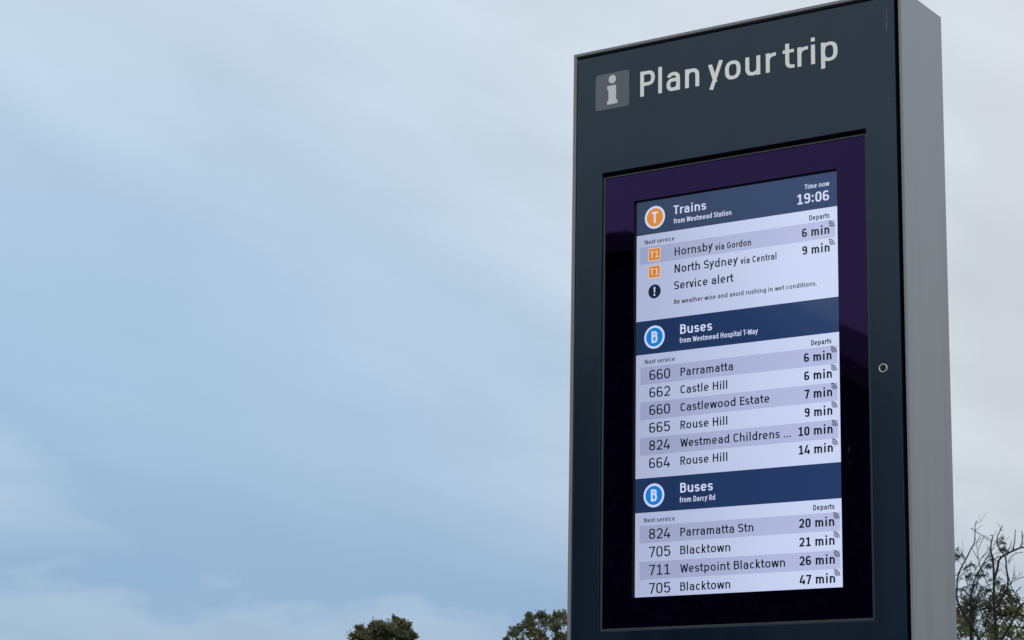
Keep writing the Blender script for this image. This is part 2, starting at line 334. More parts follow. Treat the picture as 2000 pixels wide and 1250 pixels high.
def stroke_faces(pts, closed, w, clip=None):
    n = len(pts); h = w / 2; P = [Vector(p) for p in pts]
    P = [p for k, p in enumerate(P) if k == 0 or (p - P[k - 1]).length > 1e-4]; n = len(P)
    Lf, Rt = [], []
    for i in range(n):
        a = P[i] - P[i - 1] if (i > 0 or closed) else P[1] - P[0]
        b = P[(i + 1) % n] - P[i] if (i < n - 1 or closed) else a
        a.normalize(); b.normalize()
        t = (a + b); t = t.normalized() if t.length > 1e-5 else a
        nn = Vector((-t.y, t.x)); c = max(.55, nn.dot(Vector((-a.y, a.x))))
        of = Vector((nn.x, nn.y * .88)) * (h / c)          # horizontals a little lighter than stems
        Lf.append(P[i] + of); Rt.append(P[i] - of)
    out = []
    for i in range(n if closed else n - 1):
        j = (i + 1) % n; poly = [Rt[i], Rt[j], Lf[j], Lf[i]]
        if clip:
            for yy, sg in ((clip[0], 1), (clip[1], -1)):
                res = []
                for k in range(len(poly)):
                    p, q = poly[k], poly[(k + 1) % len(poly)]
                    dp, dq = (p.y - yy) * sg, (q.y - yy) * sg
                    if dp >= 0: res.append(p)
                    if dp * dq < 0: res.append(p + (q - p) * (dp / (dp - dq)))
                poly = res
                if not poly: break
        if len(poly) >= 3: out.append(poly)
    return out
CACHE = {}
def glyph_mesh(ch, w):
    k = (ch, round(w, 3))
    if k not in CACHE:
        adv, strokes, a, b = glyph(ch, w)
        vs, fs = [], []
        for s in strokes:
            for poly in stroke_faces(s[0], s[1], w, s[2] if len(s) > 2 else None):
                fs.append(list(range(len(vs), len(vs) + len(poly)))); vs += poly
        if fs:
            r = geometry.delaunay_2d_cdt(vs, [], fs, 0, 1e-5)
            tris = [tuple(f) for f, o in zip(r[2], r[5]) if o]
            CACHE[k] = (adv, [tuple(v) for v in r[0]], tris, a, b)
        else: CACHE[k] = (adv, [], [], a, b)
    return CACHE[k]
def text_geo(s, w, track=0.0):
    """triangles of a line of lettering, inked from x=0; returns verts, tris, inked width"""
    x, V, F, first = 0.0, [], [], True
    xmax = 0
    for ch in s:
        adv, vs, ts, a, b = glyph_mesh(ch, w)
        if not first: x += a
        first = False
        o = len(V); V += [(x + p[0], p[1]) for p in vs]; F += [tuple(i + o for i in f) for f in ts]
        xmax = x + adv; x += adv + b + track
    return V, F, xmax
def letter(name, s, x0, x1, zbase, cap, wt, y, m, parent, squeeze=True):
    """lettering on the plane at depth y; inked from x0 to x1, baseline zbase"""
    # stems keep their weight when the line is condensed or widened
    k = 1.0
    for _ in range(3):
        V, F, wd = text_geo(s, wt / k); k = (x1 - x0) / (wd * cap)
    V2 = [(x0 + v[0] * cap * k, y, zbase + v[1] * cap) for v in V]
    return mesh(name, V2, F, m, parent)
def flat(name, pts, y, m, parent):
    return mesh(name, [(p[0], y, p[1]) for p in pts], [list(range(len(pts)))], m, parent)
def rrect(x0, x1, z0, z1, r, n=6):
    o = []
    for cx, cz, a in ((x1 - r, z0 + r, -90), (x1 - r, z1 - r, 0), (x0 + r, z1 - r, 90), (x0 + r, z0 + r, 180)):
        for i in range(n + 1):
            t = rad(a + 90 * i / n); o.append((cx + r * math.cos(t), cz + r * math.sin(t)))
    return o
def disc(cx, cz, r, n=40): return [(cx + r * math.cos(2 * math.pi * i / n), cz + r * math.sin(2 * math.pi * i / n)) for i in range(n)]

# ------------------------------------------------------------------ the information totem
tot = empty('information_totem', (0, 0, 0), 'tall slate blue information totem with silver sides and a lit departures screen', 'information totem')
XL, XR, ZT, DEP, BZ = BX - .1890, BX + .7551, ZB + 1.4526, .2436, .0118
bm = bmesh.new(); bbox(bm, XL, XR, 0, DEP, .12, ZT)
ff = min(bm.faces, key=lambda f: f.calc_center_median().y)
r = bmesh.ops.inset_individual(bm, faces=[ff], thickness=BZ)
r = bmesh.ops.extrude_face_region(bm, geom=[ff]); vs = [v for v in r['geom'] if isinstance(v, bmesh.types.BMVert)]
bmesh.ops.delete(bm, geom=[ff], context='FACES_ONLY')
for v in vs: v.co.y = .045
es = [e for e in bm.edges if len(e.link_faces) == 2 and e.calc_face_angle(0) > .5 and max(abs(v.co.y) for v in e.verts) < .001 or
      (min(v.co.y for v in e.verts) > .2)]
bmesh.ops.bevel(bm, geom=es, offset=.0014, segments=2, profile=.5, affect='EDGES')
case = frombm('case', bm, M['case'], tot)
case.data.materials.append(M['bezel'])
for pl in case.data.polygons:
    if pl.center.y < .0446 and XL + .0005 < pl.center.x < XR - .0005 and pl.center.z < ZT - .0005: pl.material_index = 1
boxobj('seal', (XL + BZ + .0004, XR - BZ - .0004, .030, .0446, .13, ZT - BZ - .0004), M['gap'], tot)
DL, DR, DT = XL + BZ + .0016, XR - BZ - .0070, ZT - BZ - .0062
OP = (BX - .0965, BX + .6556, ZB - .0808, ZB + 1.1092)
door = ringobj('front_door', (DL, DR, 1.30, DT), OP, .0008, .0285, M['door'], tot, .0012)
boxobj('lower_panel', (DL, DR, .0008, .0285, .15, 1.292), M['door'], tot, .001)
boxobj('plinth', (XL + .02, XR - .02, .02, DEP - .02, 0, .119), M['plinth'], tot)
e = .0058
TR = (OP[0] + .0006, OP[1] - .0006, OP[2] + .0006, OP[3] - .0105)
ringobj('screen_trim', TR, (TR[0] + e, TR[1] - e, TR[2] + e, TR[3] - .0042), .0060, .0120, M['trim'], tot, .0006)
boxobj('screen_backing', (OP[0] + .0005, OP[1] - .0005, .0240, .0285, OP[2] + .0005, OP[3] - .0005), M['gap'], tot)
GL = (TR[0] + e + .0012, TR[1] - e - .0012, TR[2] + e + .0012, TR[3] - .0054)
DW = (BX, BX + W, ZB, ZB + H)
ringobj('cover_glass', GL, (DW[0] - .004, DW[1] - .0005, DW[2] + .0005, DW[3] + .004), MASK, .0118, M['glass'], tot)
ringobj('black_mask', (DW[0] - .0065, DW[1] + .0065, DW[2] - .0065, DW[3] + .0065), DW, .0154, .0162, M['gap'], tot)
ringobj('glass_edge', (DW[0] - .0062, DW[1] + .0062, DW[2] - .0062, DW[3] + .0062), (DW[0] - .004, DW[1] + .0012, DW[2] - .0012, DW[3] + .004), .0119, .0153, M['gap'], tot)

# title and information symbol on the door
TZ = ZB + 1.2990; CAP = .0685
for word, a, b_ in (('Plan', .0177, .1932), ('your', .2183, .4116), ('trip', .4326, .5835)):
    letter('title_lettering', word, BX + a, BX + b_, TZ, CAP, .162, .0002, M['vinyl'], door)
ic = flat('information_symbol', rrect(BX - .1192, BX - .0158, ZB + 1.2822, ZB + 1.3808, .008), .0003, M['ivinyl'], tot)
gi = [(-.0832, 1.2948), (-.0516, 1.2948), (-.0516, 1.3035), (-.0538, 1.3045), (-.0560, 1.3075), (-.0560, 1.3456), (-.0834, 1.3456), (-.0834, 1.3362), (-.0812, 1.3352), (-.0792, 1.3325),
      (-.0792, 1.3075), (-.0812, 1.3045), (-.0832, 1.3035)]
lt = [[(BX + a, -.0001, ZB + b_) for a, b_ in gi], [(BX + a, -.0001, ZB + b_) for a, b_ in disc(-.0678, 1.3630, .0114)]]
mesh('letter', lt[0] + lt[1], [list(range(len(gi))), list(range(len(gi), len(gi) + 40))], M['isym'], ic)

# key lock on the door's right stile
def lathe(name, prof, cx, cz, m, parent, n=40):
    V, F = [], []
    for i in range(n):
        a = 2 * math.pi * i / n
        for rr, yy in prof: V.append((cx + rr * math.cos(a), yy, cz + rr * math.sin(a)))
    k = len(prof)
    for i in range(n):
        j = (i + 1) % n
        for p in range(k - 1): F.append((i * k + p, i * k + p + 1, j * k + p + 1, j * k + p))
    return mesh(name, V, F, m, parent)
lx, lz = BX + .6905, ZB + .5112
lk = lathe('key_lock', [(.0105, .0010), (.0105, -.0030), (.0101, -.0036), (.0090, -.0036), (.0086, -.0031), (.0086, -.0004)], lx, lz, M['steel'], tot)
lathe('lock_barrel', [(.0085, -.0008), (.0055, -.0012), (.0053, -.0006), (.0001, -.0006)], lx, lz, M['lockbody'], lk)
boxobj('keyhole', (lx - .0008, lx + .0008, -.0009, -.0005, lz - .0032, lz + .0032), M['gap'], lk)

# ------------------------------------------------------------------ the departures screen
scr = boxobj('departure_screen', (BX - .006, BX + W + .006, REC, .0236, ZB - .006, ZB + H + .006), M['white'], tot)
Y1, Y2, Y3, Y4 = REC - .0003, REC - .0006, REC - .0009, REC - .0012
vz = lambda v: ZB + H - v / 1000
ux = lambda u: BX + u / 1000
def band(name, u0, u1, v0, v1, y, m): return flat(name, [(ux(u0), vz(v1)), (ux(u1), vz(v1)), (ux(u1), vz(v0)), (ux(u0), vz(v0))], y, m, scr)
def T(name, s, u0, u1, v, cap, wt, m): return letter(name, s, ux(u0), ux(u1), vz(v), cap / 1000, wt, Y2, m, scr)
def signal(u, v):
    V, F = [], []
    for r0, r1 in ((4.7, 6.9), (8.8, 11.0), (12.9, 15.1)):
        o = len(V); k = 9
        for i in range(k + 1):
            a = rad(4 + 90 * i / k)
            for rr in (r0, r1): V.append((ux(u + rr * math.cos(a)), Y2, vz(v - rr * 1.13 * math.sin(a))))
        for i in range(k): F.append((o + 2 * i, o + 2 * i + 1, o + 2 * i + 3, o + 2 * i + 2))
    mesh('signal_icon', V, F, M['ink'], scr)
RG, BD = .172, .182
def mode(s, v, col):
    flat('mode_badge', disc(ux(54), vz(v), .0300), Y2, M['ring'], scr)
    flat('badge_disc', disc(ux(54), vz(v), .0243), Y3, M[col], scr)
    V, F, wd = text_geo(s, .20); cap = .0305; k = .95
    mesh('badge_letter', [(ux(54) + (p[0] - wd / 2) * cap * k + (.0005 if s == 'B' else 0), Y4, vz(v) + (p[1] - .5) * cap) for p in V], F, M['ring'], scr)
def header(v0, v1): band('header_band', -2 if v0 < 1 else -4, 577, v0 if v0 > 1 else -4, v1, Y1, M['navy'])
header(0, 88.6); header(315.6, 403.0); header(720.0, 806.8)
# trains
mode('T', 45.5, 'orange')
T('heading_text', 'Trains', 108.9, 204, 45.8, 23.2, BD, M['headtext']); T('subheading_text', 'from Westmead Station', 109.6, 276.4, 70.0, 13.5, .150, M['headtext'])
T('clock_caption', 'Time now', 481.2, 548.6, 33.9, 12.4, .156, M['headtext']); T('clock_time', '19:06', 459.8, 547.3, 70.5, 26.0, .19, M['headtext'])
T('column_heading', 'Next service', 24.5, 112, 114.3, 11.4, RG, M['ink']); T('column_heading', 'Departs', 493, 547.8, 115.2, 13.2, RG, M['ink'])
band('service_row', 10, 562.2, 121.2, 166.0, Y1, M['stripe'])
for v0, v1 in ((128.2, 158.8), (174.2, 204.0)):
    flat('line_badge', rrect(ux(35.0), ux(71.2), vz(v1 + 1.8), vz(v0 - 1.8), .0045), Y2, M['badgetext'], scr)
    flat('badge_plate', rrect(ux(36.8), ux(69.4), vz(v1), vz(v0), .0032), Y3, M['orange'], scr)
    letter('badge_letter', 'T1', ux(40.0), ux(66.6), vz((v0 + v1) / 2 + 8.6), .0172, .165, Y4, M['badgetext'], scr)
flat('alert_icon', disc(ux(53.7), vz(241), .0183), Y2, M['alert'], scr)
ex = [(ux(53.7 + a), vz(241 + b_)) for a, b_ in ((-1.4, 4.2), (1.4, 4.2), (2.3, -10.6), (1.4, -11.8), (-1.4, -11.8), (-2.3, -10.6))]
ed = disc(ux(53.7), vz(250.2), .0026, 16)
mesh('exclamation_mark', [(p[0], Y3, p[1]) for p in ex + ed], [list(range(6)), list(range(6, 22))], M['headtext'], scr)
T('destination_text', 'Hornsby', 112.4, 223, 155.2, 22.0, RG, M['ink']); T('via_text', 'via Gordon', 230, 331.4, 156.4, 17.0, RG, M['ink'])
T('destination_text', 'North Sydney', 112.4, 294.3, 200.2, 22.0, RG, M['ink']); T('via_text', 'via Central', 301.4, 402, 201.3, 17.0, RG, M['ink'])
T('alert_heading', 'Service alert', 111.2, 281.3, 243.5, 21.6, RG, M['ink'])
T('alert_text', 'Be weather wise and avoid rushing in wet conditions.', 111.2, 511.2, 281.3, 12.0, RG, M['ink'])
T('departure_time', '6 min', 472.7, 547, 155.2, 22.2, .206, M['ink']); signal(546.3, 140.6)
T('departure_time', '9 min', 472.7, 547, 200.2, 22.2, .206, M['ink']); signal(546.3, 185.8)
# buses from the hospital
mode('B', 360.2, 'blue')
T('heading_text', 'Buses', 129, 220.4, 360.6, 24.4, BD, M['headtext']); T('subheading_text', 'from Westmead Hospital T-Way', 127.2, 349, 383.5, 13.5, .150, M['headtext'])
T('column_heading', 'Next service', 26, 113.5, 427.8, 11.4, RG, M['ink']); T('column_heading', 'Departs', 494, 548.3, 429.2, 13.2, RG, M['ink'])
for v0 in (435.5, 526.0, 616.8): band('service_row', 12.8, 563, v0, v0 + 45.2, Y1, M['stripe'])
for k, (num, dest, u1, tm, t0) in enumerate((('660', 'Parramatta', 279, '6 min', 474.3), ('662', 'Castle Hill', 263, '6 min', 474.4), ('660', 'Castlewood Estate', 379.3, '7 min', 474.4),
                                    ('665', 'Rouse Hill', 262.8, '9 min', 474.4), ('824', 'Westmead Childrens ...', 436.9, '10 min', 456.6), ('664', 'Rouse Hill', 262.6, '14 min', 456.8))):
    T('route_number', num, 39.8, 100, 470.6 + 45.1 * k, 26.2, .155, M['ink']); T('destination_text', dest, 130, u1, 468.5 + 45.1 * k, 21.2, RG, M['ink'])
    T('departure_time', tm, t0, 548.2, 468.6 + 45.1 * k, 22.2, .206, M['ink']); signal(547.0, 453.4 + 45.1 * k)
# buses from the road
mode('B', 764.9, 'blue')
T('heading_text', 'Buses', 129.7, 221.6, 763.6, 24.4, BD, M['headtext']); T('subheading_text', 'from Darcy Rd', 127.8, 227.7, 787.6, 13.5, .150, M['headtext'])
T('column_heading', 'Next service', 26.2, 114.4, 831.9, 11.4, RG, M['ink']); T('column_heading', 'Departs', 494.5, 550.2, 831.4, 13.2, RG, M['ink'])
for v0 in (839.4, 930.0): band('service_row', 13, 563.6, v0, v0 + 43.8, Y1, M['stripe'])
for k, (num, dest, u1, tm) in enumerate((('824', 'Parramatta Stn', 333.2, '20 min'), ('705', 'Blacktown', 269.5, '21 min'), ('711', 'Westpoint Blacktown', 417.9, '26 min'), ('705', 'Blacktown', 269.4, '47 min'))):
    T('route_number', num, 40.3, 101.5, 874.0 + 45.1 * k, 26.2, .155, M['ink']); T('destination_text', dest, 129.9, u1, 871.9 + 44.9 * k, 21.2, RG, M['ink'])
    T('departure_time', tm, 456.0, 549.2, 871.4 + 44.9 * k, 22.2, .206, M['ink']); signal(547.6, 856.2 + 45.0 * k)

# ------------------------------------------------------------------ ground and path
g = grain(mat('dry_grass_ground', (.075, .088, .035, 1), .95), .8, .35)
p = grain(mat('concrete_paving', (.15, .15, .145, 1), .85), 3, .15)
tag(mesh('ground', [(-600, -300, -.02), (600, -300, -.02), (600, 900, -.02), (-600, 900, -.02)], [(0, 1, 2, 3)], g), kind='structure')
tag(boxobj('footpath', (-9, 12, -11, 4, -.12, 0.0), p), kind='structure')

# ------------------------------------------------------------------ the gabled building that the screen mirrors
rb = empty('station_building', (-13.3, -20.5, 0), 'dark gabled building seen mirrored in the black glass of the totem', 'building')
wallm = grain(mat('dark_brick', (.060, .062, .115, 1), .9), 14, .3); roofm = grain(mat('grey_roof_sheet', (.10, .10, .11, 1), .6), 4, .15); fasc = mat('fascia_paint', (.22, .17, .20, 1), .6)
AP, HW, EV = 9.62, 9.2, 3.9
prof = [(-HW, EV), (-.55, AP), (.55, AP), (HW, EV)]
V = [(x, y, z - .26) for y in (-.25, -14) for x, z in prof] + [(x, y, 0) for y in (-.25, -14) for x in (-HW, HW)]
mesh('wall', V, [(8, 9, 3, 2, 1, 0), (10, 4, 5, 6, 7, 11), (8, 0, 4, 10), (9, 11, 7, 3)], wallm, rb)
V, F = [], []
for y in (0, -14.2):
    for x, z in prof: V += [(x * 1.03, y, z), (x * 1.03, y, z - .24)]
for k in range(3):
    a = 2 * k; F += [(a, a + 2, a + 10, a + 8), (a + 1, a + 9, a + 11, a + 3), (a, a + 1, a + 3, a + 2), (a + 8, a + 10, a + 11, a + 9)]
mesh('roof', V, F, roofm, rb)
V = [(x * 1.03, .03, z + d) for x, z in prof for d in (.0, -.27)] + [(x * 1.03, .004, z + d) for x, z in prof for d in (.0, -.27)]
F = []
for k in range(3):
    a = 2 * k; F += [(a, a + 1, a + 3, a + 2), (a + 8, a + 10, a + 11, a + 9), (a, a + 2, a + 10, a + 8), (a + 1, a + 9, a + 11, a + 3)]
mesh('bargeboard', V, F, fasc, rb)
for x in (-5, 0, 5):
    boxobj('doorway', (x - 1.1, x + 1.1, -.27, -.22, 0.02, 2.6), M['gap'], rb)

# ------------------------------------------------------------------ trees
def tube(V, F, pts, r0, r1, n=6):
    P = [Vector(p) for p in pts]; o = len(V); k = len(P)
    side = Vector((0.3, 1, 0.1)).normalized()
    for i, pnt in enumerate(P):
        d = (P[min(i + 1, k - 1)] - P[max(i - 1, 0)]).normalized()
        a = d.cross(side); a = a.normalized() if a.length > 1e-3 else d.cross(Vector((1, 0, 0))).normalized()
        b = d.cross(a); rr = r0 + (r1 - r0) * (i / (k - 1)) ** .8
        for j in range(n):
            t = 2 * math.pi * j / n; V.append(tuple(pnt + (a * math.cos(t) + b * math.sin(t)) * rr))
    for i in range(k - 1):
        for j in range(n):
            j2 = (j + 1) % n; F.append((o + i * n + j, o + i * n + j2, o + (i + 1) * n + j2, o + (i + 1) * n + j))
    F.append(tuple(o + (k - 1) * n + j for j in range(n)))
def smooth_path(pts, it=2):
    P = [Vector(p) for p in pts]
    for _ in range(it):
        Q = [P[0]]
        for a, b in zip(P, P[1:]): Q += [a * .75 + b * .25, a * .25 + b * .75]
        Q.append(P[-1]); P = Q
    return P
def leaf(V, F, c, L, wd, R, droop=0.0):
    d = Vector((R.gauss(0, 1), R.gauss(0, 1), R.gauss(0, 1) - droop))
    d = d.normalized() if d.length > 1e-3 else Vector((0, 0, 1))
    s = d.cross(Vector((R.gauss(0, 1), R.gauss(0, 1), R.gauss(0, 1)))); s = s.normalized() if s.length > 1e-3 else Vector((1, 0, 0))
    o = len(V)
    for q in (c - d * L * .5, c + s * wd * .5 - d * L * .08, c + d * L * .5, c - s * wd * .5 - d * L * .08): V.append(tuple(q))
    F.append((o, o + 1, o + 2, o + 3))
def leafmat(name, a, b_, c_, trans=.25):
    m = mat(name, a, .6); t = m.node_tree; bb = t.nodes['Principled BSDF']
    gn = nd(t, 'ShaderNodeNewGeometry'); tcn = nd(t, 'ShaderNodeTexCoord'); n = nd(t, 'ShaderNodeTexNoise', i0=tcn.outputs['Object']); n.inputs['Scale'].default_value = 1.6
    col = mixc(t, gn.outputs['Random Per Island'], a, b_)
    col = mixc(t, sstep(t, n.outputs[0], .48, .68, 0, .8), col, c_)
    t.links.new(col, bb.inputs['Base Color'])
    tr = nd(t, 'ShaderNodeBsdfTranslucent'); t.links.new(col, tr.inputs[0])
    mxs = nd(t, 'ShaderNodeMixShader', i0=trans, i1=bb.outputs[0], i2=tr.outputs[0])
    t.links.new(mxs.outputs[0], t.nodes['Material Output'].inputs[0])
    return m
bark = grain(mat('grey_brown_bark', (.085, .070, .058, 1), .9), 9, .35)
darkbark = grain(mat('silhouette_bark', (.0045, .0045, .005, 1), .9), 14, .3)  # bark colour set near black, painting in the branches' silhouette against the sky
palebark = grain(mat('pale_gum_bark', (.26, .23, .20, 1), .8), 5, .3)
def at(azd, dist): return (CAM.x + dist * math.sin(rad(azd)), CAM.y + dist * math.cos(rad(azd)), -.02)
def crown_tree(name, label, group, azd, dist, clumps, trunk_top, lean, tr, barkm, leafm, leaf_n, leaf_L, leaf_w, fill, seed, droop=0.0):
    """trunk, limbs that reach each foliage clump, and a crown of leaves gathered in those clumps"""
    R = random.Random(seed)
    root = empty(name, at(azd, dist), label, 'tree', group, rad(-azd))
    V, F = [], []; fork = Vector((lean, 0, trunk_top))
    tube(V, F, smooth_path([(0, 0, 0), (lean * .2, .1, trunk_top * .35), (lean * .7, -.1, trunk_top * .7), fork]), tr, tr * .62, 8)
    mesh('trunk', V, F, barkm, root, True)
    cl = [(Vector((x, R.uniform(-1, 1) * max(.35, r * 1.4), z)), r, True) for x, z, r in clumps]
    for cx, cz, rx, rz, ry, n, rr in fill:
        for _ in range(n):
            while True:
                a, b_, c_ = (R.uniform(-1, 1) for _ in range(3))
                if a * a + b_ * b_ + c_ * c_ < 1: break
            cl.append((Vector((cx + a * rx, c_ * ry, cz + b_ * rz)), rr * R.uniform(.7, 1.2), False))
    V, F = [], []
    nodes = []
    for c, r, vis in sorted(cl, key=lambda q: (q[0] - fork).length):
        base = fork
        if nodes:
            best = min(nodes, key=lambda q: (q - c).length + .35 * max(0, q.z - c.z) * 3)
            if (best - c).length < (fork - c).length * .8: base = best
        d = c - base; mid = base + d * .5 + Vector((R.uniform(-.12, .12), R.uniform(-.12, .12), -.06)) * d.length
        k = max(.014, min(tr * .5, d.length * .022))
        pth = smooth_path([base, mid, c], 2); tube(V, F, pth, k * 1.15, k * .45, 5); nodes += [pth[len(pth) // 2], c]
        for _ in range(4):
            e2 = c + Vector((R.gauss(0, 1), R.gauss(0, 1), R.gauss(.3, 1))).normalized() * r * .8
            tube(V, F, [c, (c + e2) / 2 + Vector((0, 0, r * .1)), e2], k * .45, k * .18, 4)
    mesh('limbs', V, F, barkm, root, True)
    V, F = [], []
    for c, r, vis in cl:
        subs = [(c + Vector((R.gauss(0, .50), R.gauss(0, .50), R.gauss(0, .42))) * r, r * R.uniform(.30, .62)) for _ in range(10)]
        n = int(leaf_n * (r / .3) ** 2 * (1 if vis else .55))
        for _ in range(n):
            sc, sr = R.choice(subs)
            p_ = sc + Vector((R.gauss(0, .55), R.gauss(0, .55), R.gauss(0, .50))) * sr
            leaf(V, F, p_, leaf_L * R.uniform(.6, 1.3), leaf_w * R.uniform(.7, 1.3), R, droop)
    mesh('crown', V, F, leafm, root)
    return root
lfA = leafmat('olive_dark_leaves', (.080, .096, .054, 1), (.160, .176, .090, 1), (.148, .138, .076, 1), .48)
lfB = leafmat('gum_leaves', (.082, .096, .054, 1), (.170, .180, .094, 1), (.176, .146, .072, 1), .45)
lfC = leafmat('brown_green_leaves', (.060, .064, .036, 1), (.120, .112, .058, 1), (.145, .100, .060, 1), .4)
lfD = leafmat('fresh_green_leaves', (.065, .090, .026, 1), (.150, .180, .042, 1), (.095, .098, .040, 1), .4)
lfE = leafmat('feathery_leaves', (.040, .056, .032, 1), (.085, .105, .060, 1), (.066, .074, .044, 1), .35)
CLL = [(-.31,11.33,.5),(-.99,11.38,.24),(-1.18,10.96,.33),(.57,11.41,.5),(.67,11.77,.24),(1.21,11.54,.23),(1.4,11.14,.3),(.17,10.99,.42),(-.59,10.92,.47),(.93,10.95,.47),(-.15,11.69,.18)]
crown_tree('gum_tree', 'dense dark olive tree with a lumpy crown, standing alone under the open sky', 'trees beyond the totem', -37.3, 110, CLL, 5.5, .3, .26, bark, lfA,
           420, .17, .09, [(-.1, 10.6, 1.3, .5, 1.0, 12, .34), (0, 9.3, 2.3, 1.2, 2.2, 50, .6), (.1, 7.4, 2.9, 1.6, 2.7, 40, .7)], 3)
CLR = [(.04,10.77,.23),(-.26,10.64,.31),(-.52,10.59,.2),(.25,10.7,.2),(.6,10.73,.26),(.91,10.71,.26),(1.02,10.46,.2),(-.61,10.28,.26),(-.87,10.18,.2),(-1.17,10.17,.14),(-1.22,9.97,.14),(-1.01,9.87,.2),(-1.37,9.76,.15),(-.36,10.34,.26),(.15,10.4,.18),(-.46,9.98,.2),(.71,10.15,.36),(.97,9.9,.31),(.06,9.89,.13),(.45,10.5,.2),(-.15,10.14,.15),(1.5,10.6,.3),(1.8,10.2,.35),(2.1,9.8,.3),(1.4,9.9,.3)]
crown_tree('gum_tree', 'spreading gum tree with gaps in its rounded crown, against the edge of the totem', 'trees beyond the totem', -33.35, 95, CLR, 7.4, .35, .2, palebark, lfB,
           330, .16, .06, [(-.3, 9.75, 1.0, .3, .6, 9, .24), (.9, 8.7, 2.4, .7, 1.8, 26, .36), (-1.5, 9.0, 1.0, .5, .9, 10, .3)], 5, .4)
CLA = [(.30,7.91,.26),(.52,7.86,.20),(.07,7.74,.26),(-.18,7.66,.23),(-.43,7.63,.26),(-.71,7.63,.23),(-.11,7.29,.20),(.29,7.43,.17)]
crown_tree('leafy_tree', 'brownish leafy tree behind the bare branches beside the totem', 'trees beside the totem', -22.2, 60, CLA, 4.6, -.1, .2, bark, lfC,
           300, .11, .045, [(.3, 7.6, .45, .35, .5, 7, .2), (-.5, 7.35, .5, .4, .5, 8, .2), (-.1, 6.75, 1.2, .6, 1.2, 15, .24), (0, 5.4, 2.2, .8, 1.8, 30, .45), (1.7, 6.6, .7, .9, 1, 12, .3)], 8, .3)
CLG = [(.50,6.38,.16),(.63,6.29,.14),(-.36,6.00,.21),(-.63,5.88,.14),(.40,5.93,.14),(-.03,5.84,.14),(-.66,6.15,.12),(.69,6.06,.19)]
crown_tree('leafy_tree', 'low bright green tree behind the foot of the bare branches', 'trees beside the totem', -22.2, 48, CLG, 3.4, .1, .14, bark, lfD,
           190, .09, .045, [(.2, 5.95, .8, .25, .8, 6, .16), (0, 5.1, 1.4, .5, 1.2, 22, .28), (.1, 4.2, 1.8, .7, 1.5, 22, .4), (1.4, 5.9, .6, .5, .6, 8, .22)], 11, .2)
# feathery acacia just behind the bare tree
FE = [(-.38,5.36,.08),(-.44,5.27,.06),(-.26,5.19,.05),(-.34,5.04,.08),(-.23,5.06,.07),(-.36,4.9,.09),(-.39,4.8,.09),(-.28,4.74,.1),(-.01,5.26,.07),(-.03,5.18,.06),(.15,5.49,.06),(.17,5.38,.05),(.06,4.98,.07),(.1,4.93,.06),(-.11,4.86,.09),(-.16,4.77,.08),(-.03,4.87,.06),(-.21,4.93,.06),(.18,4.84,.06),(-.11,5.06,.06),(.26,4.74,.07),
      (-.36,4.6,.1),(-.2,4.6,.09),(-.3,4.42,.1),(-.1,4.5,.1)]
BR = [[[(-.16,4.21),(-.3,4.46),(-.4,4.62),(-.45,4.76),(-.44,4.9),(-.43,5.03),(-.38,5.16),(-.3,5.29),(-.24,5.42),(-.2,5.47),(-.19,5.63),(-.19,5.72),(-.16,5.77)],.0146,.0029],[[(.04,4.21),(.03,4.56),(.02,4.7),(.03,4.98),(.03,5.24),(0,5.37),(.01,5.49),(.04,5.57),(0,5.57)],.0189,.0036],[[(.03,5),(.08,5.13),(.1,5.27),(.22,5.34),(.37,5.41),(.45,5.42),(.62,5.5),(.7,5.62)],.0146,.005],[[(.28,5.38),(.31,5.5),(.32,5.65)],.0073,.0036],[[(.38,5.42),(.41,5.51),(.4,5.62)],.0073,.0036],
[[(.05,4.63),(.14,4.79),(.2,4.88),(.21,5.01),(.19,5.13),(.19,5.27),(.15,5.34),(.09,5.43),(.08,5.53),(.13,5.63),(.16,5.69)],.0146,.0036],[[(.09,4.21),(.19,4.36),(.28,4.53),(.35,4.66),(.43,4.71),(.6,4.8),(.75,5.0)],.0131,.008],[[(.35,4.66),(.33,4.74),(.28,4.82),(.37,4.9)],.0073,.0044],[[(.28,4.82),(.24,4.91),(.22,5.01)],.0058,.0036],[[(.1,4.86),(.22,4.93),(.3,5.01),(.44,5.05),(.52,5.1)],.0051,.0029],[[(.3,5.01),(.27,5.04),(.3,5.08)],.0036,.0022],
[[(.21,5.22),(.25,5.28),(.32,5.33),(.41,5.34)],.0051,.0029],[[(.22,5.2),(.24,5.24),(.28,5.25)],.0036,.0022],[[(.22,5.35),(.26,5.47),(.28,5.5)],.0044,.0022],[[(.26,5.38),(.27,5.45)],.0036,.0022],[[(.08,5.51),(.13,5.54),(.16,5.6)],.0044,.0022],[[(.13,5.63),(.16,5.64),(.17,5.65)],.0029,.0022],[[(.09,4.66),(.1,4.52),(.18,4.4),(.19,4.28),(.25,4.21)],.0073,.0044],[[(.06,4.39),(.2,4.47),(.27,4.52)],.0058,.0044],[[(.03,4.32),(-.08,4.33),(-.18,4.39)],.0058,.0029],[[(-.2,4.23),(-.06,4.35),(.04,4.39)],.0058,.0044],[[(-.44,4.87),(-.35,4.91),(-.28,4.94)],.0058,.0022],[[(.08,5.1),(.11,5.13),(.13,5.13)],.0036,.0022],[[(0,5.37),(-.05,5.46)],.0036,.0022],[[(.03,5.24),(.08,5.28),(.17,5.31)],.0058,.0029],[[(.25,4.21),(.27,4.26),(.41,4.29)],.0066,.0051],
[[(-.31,5.27),(-.36,5.33),(-.38,5.42)],.004,.002],[[(.2,4.9),(.27,5.0),(.29,5.12)],.004,.002]]
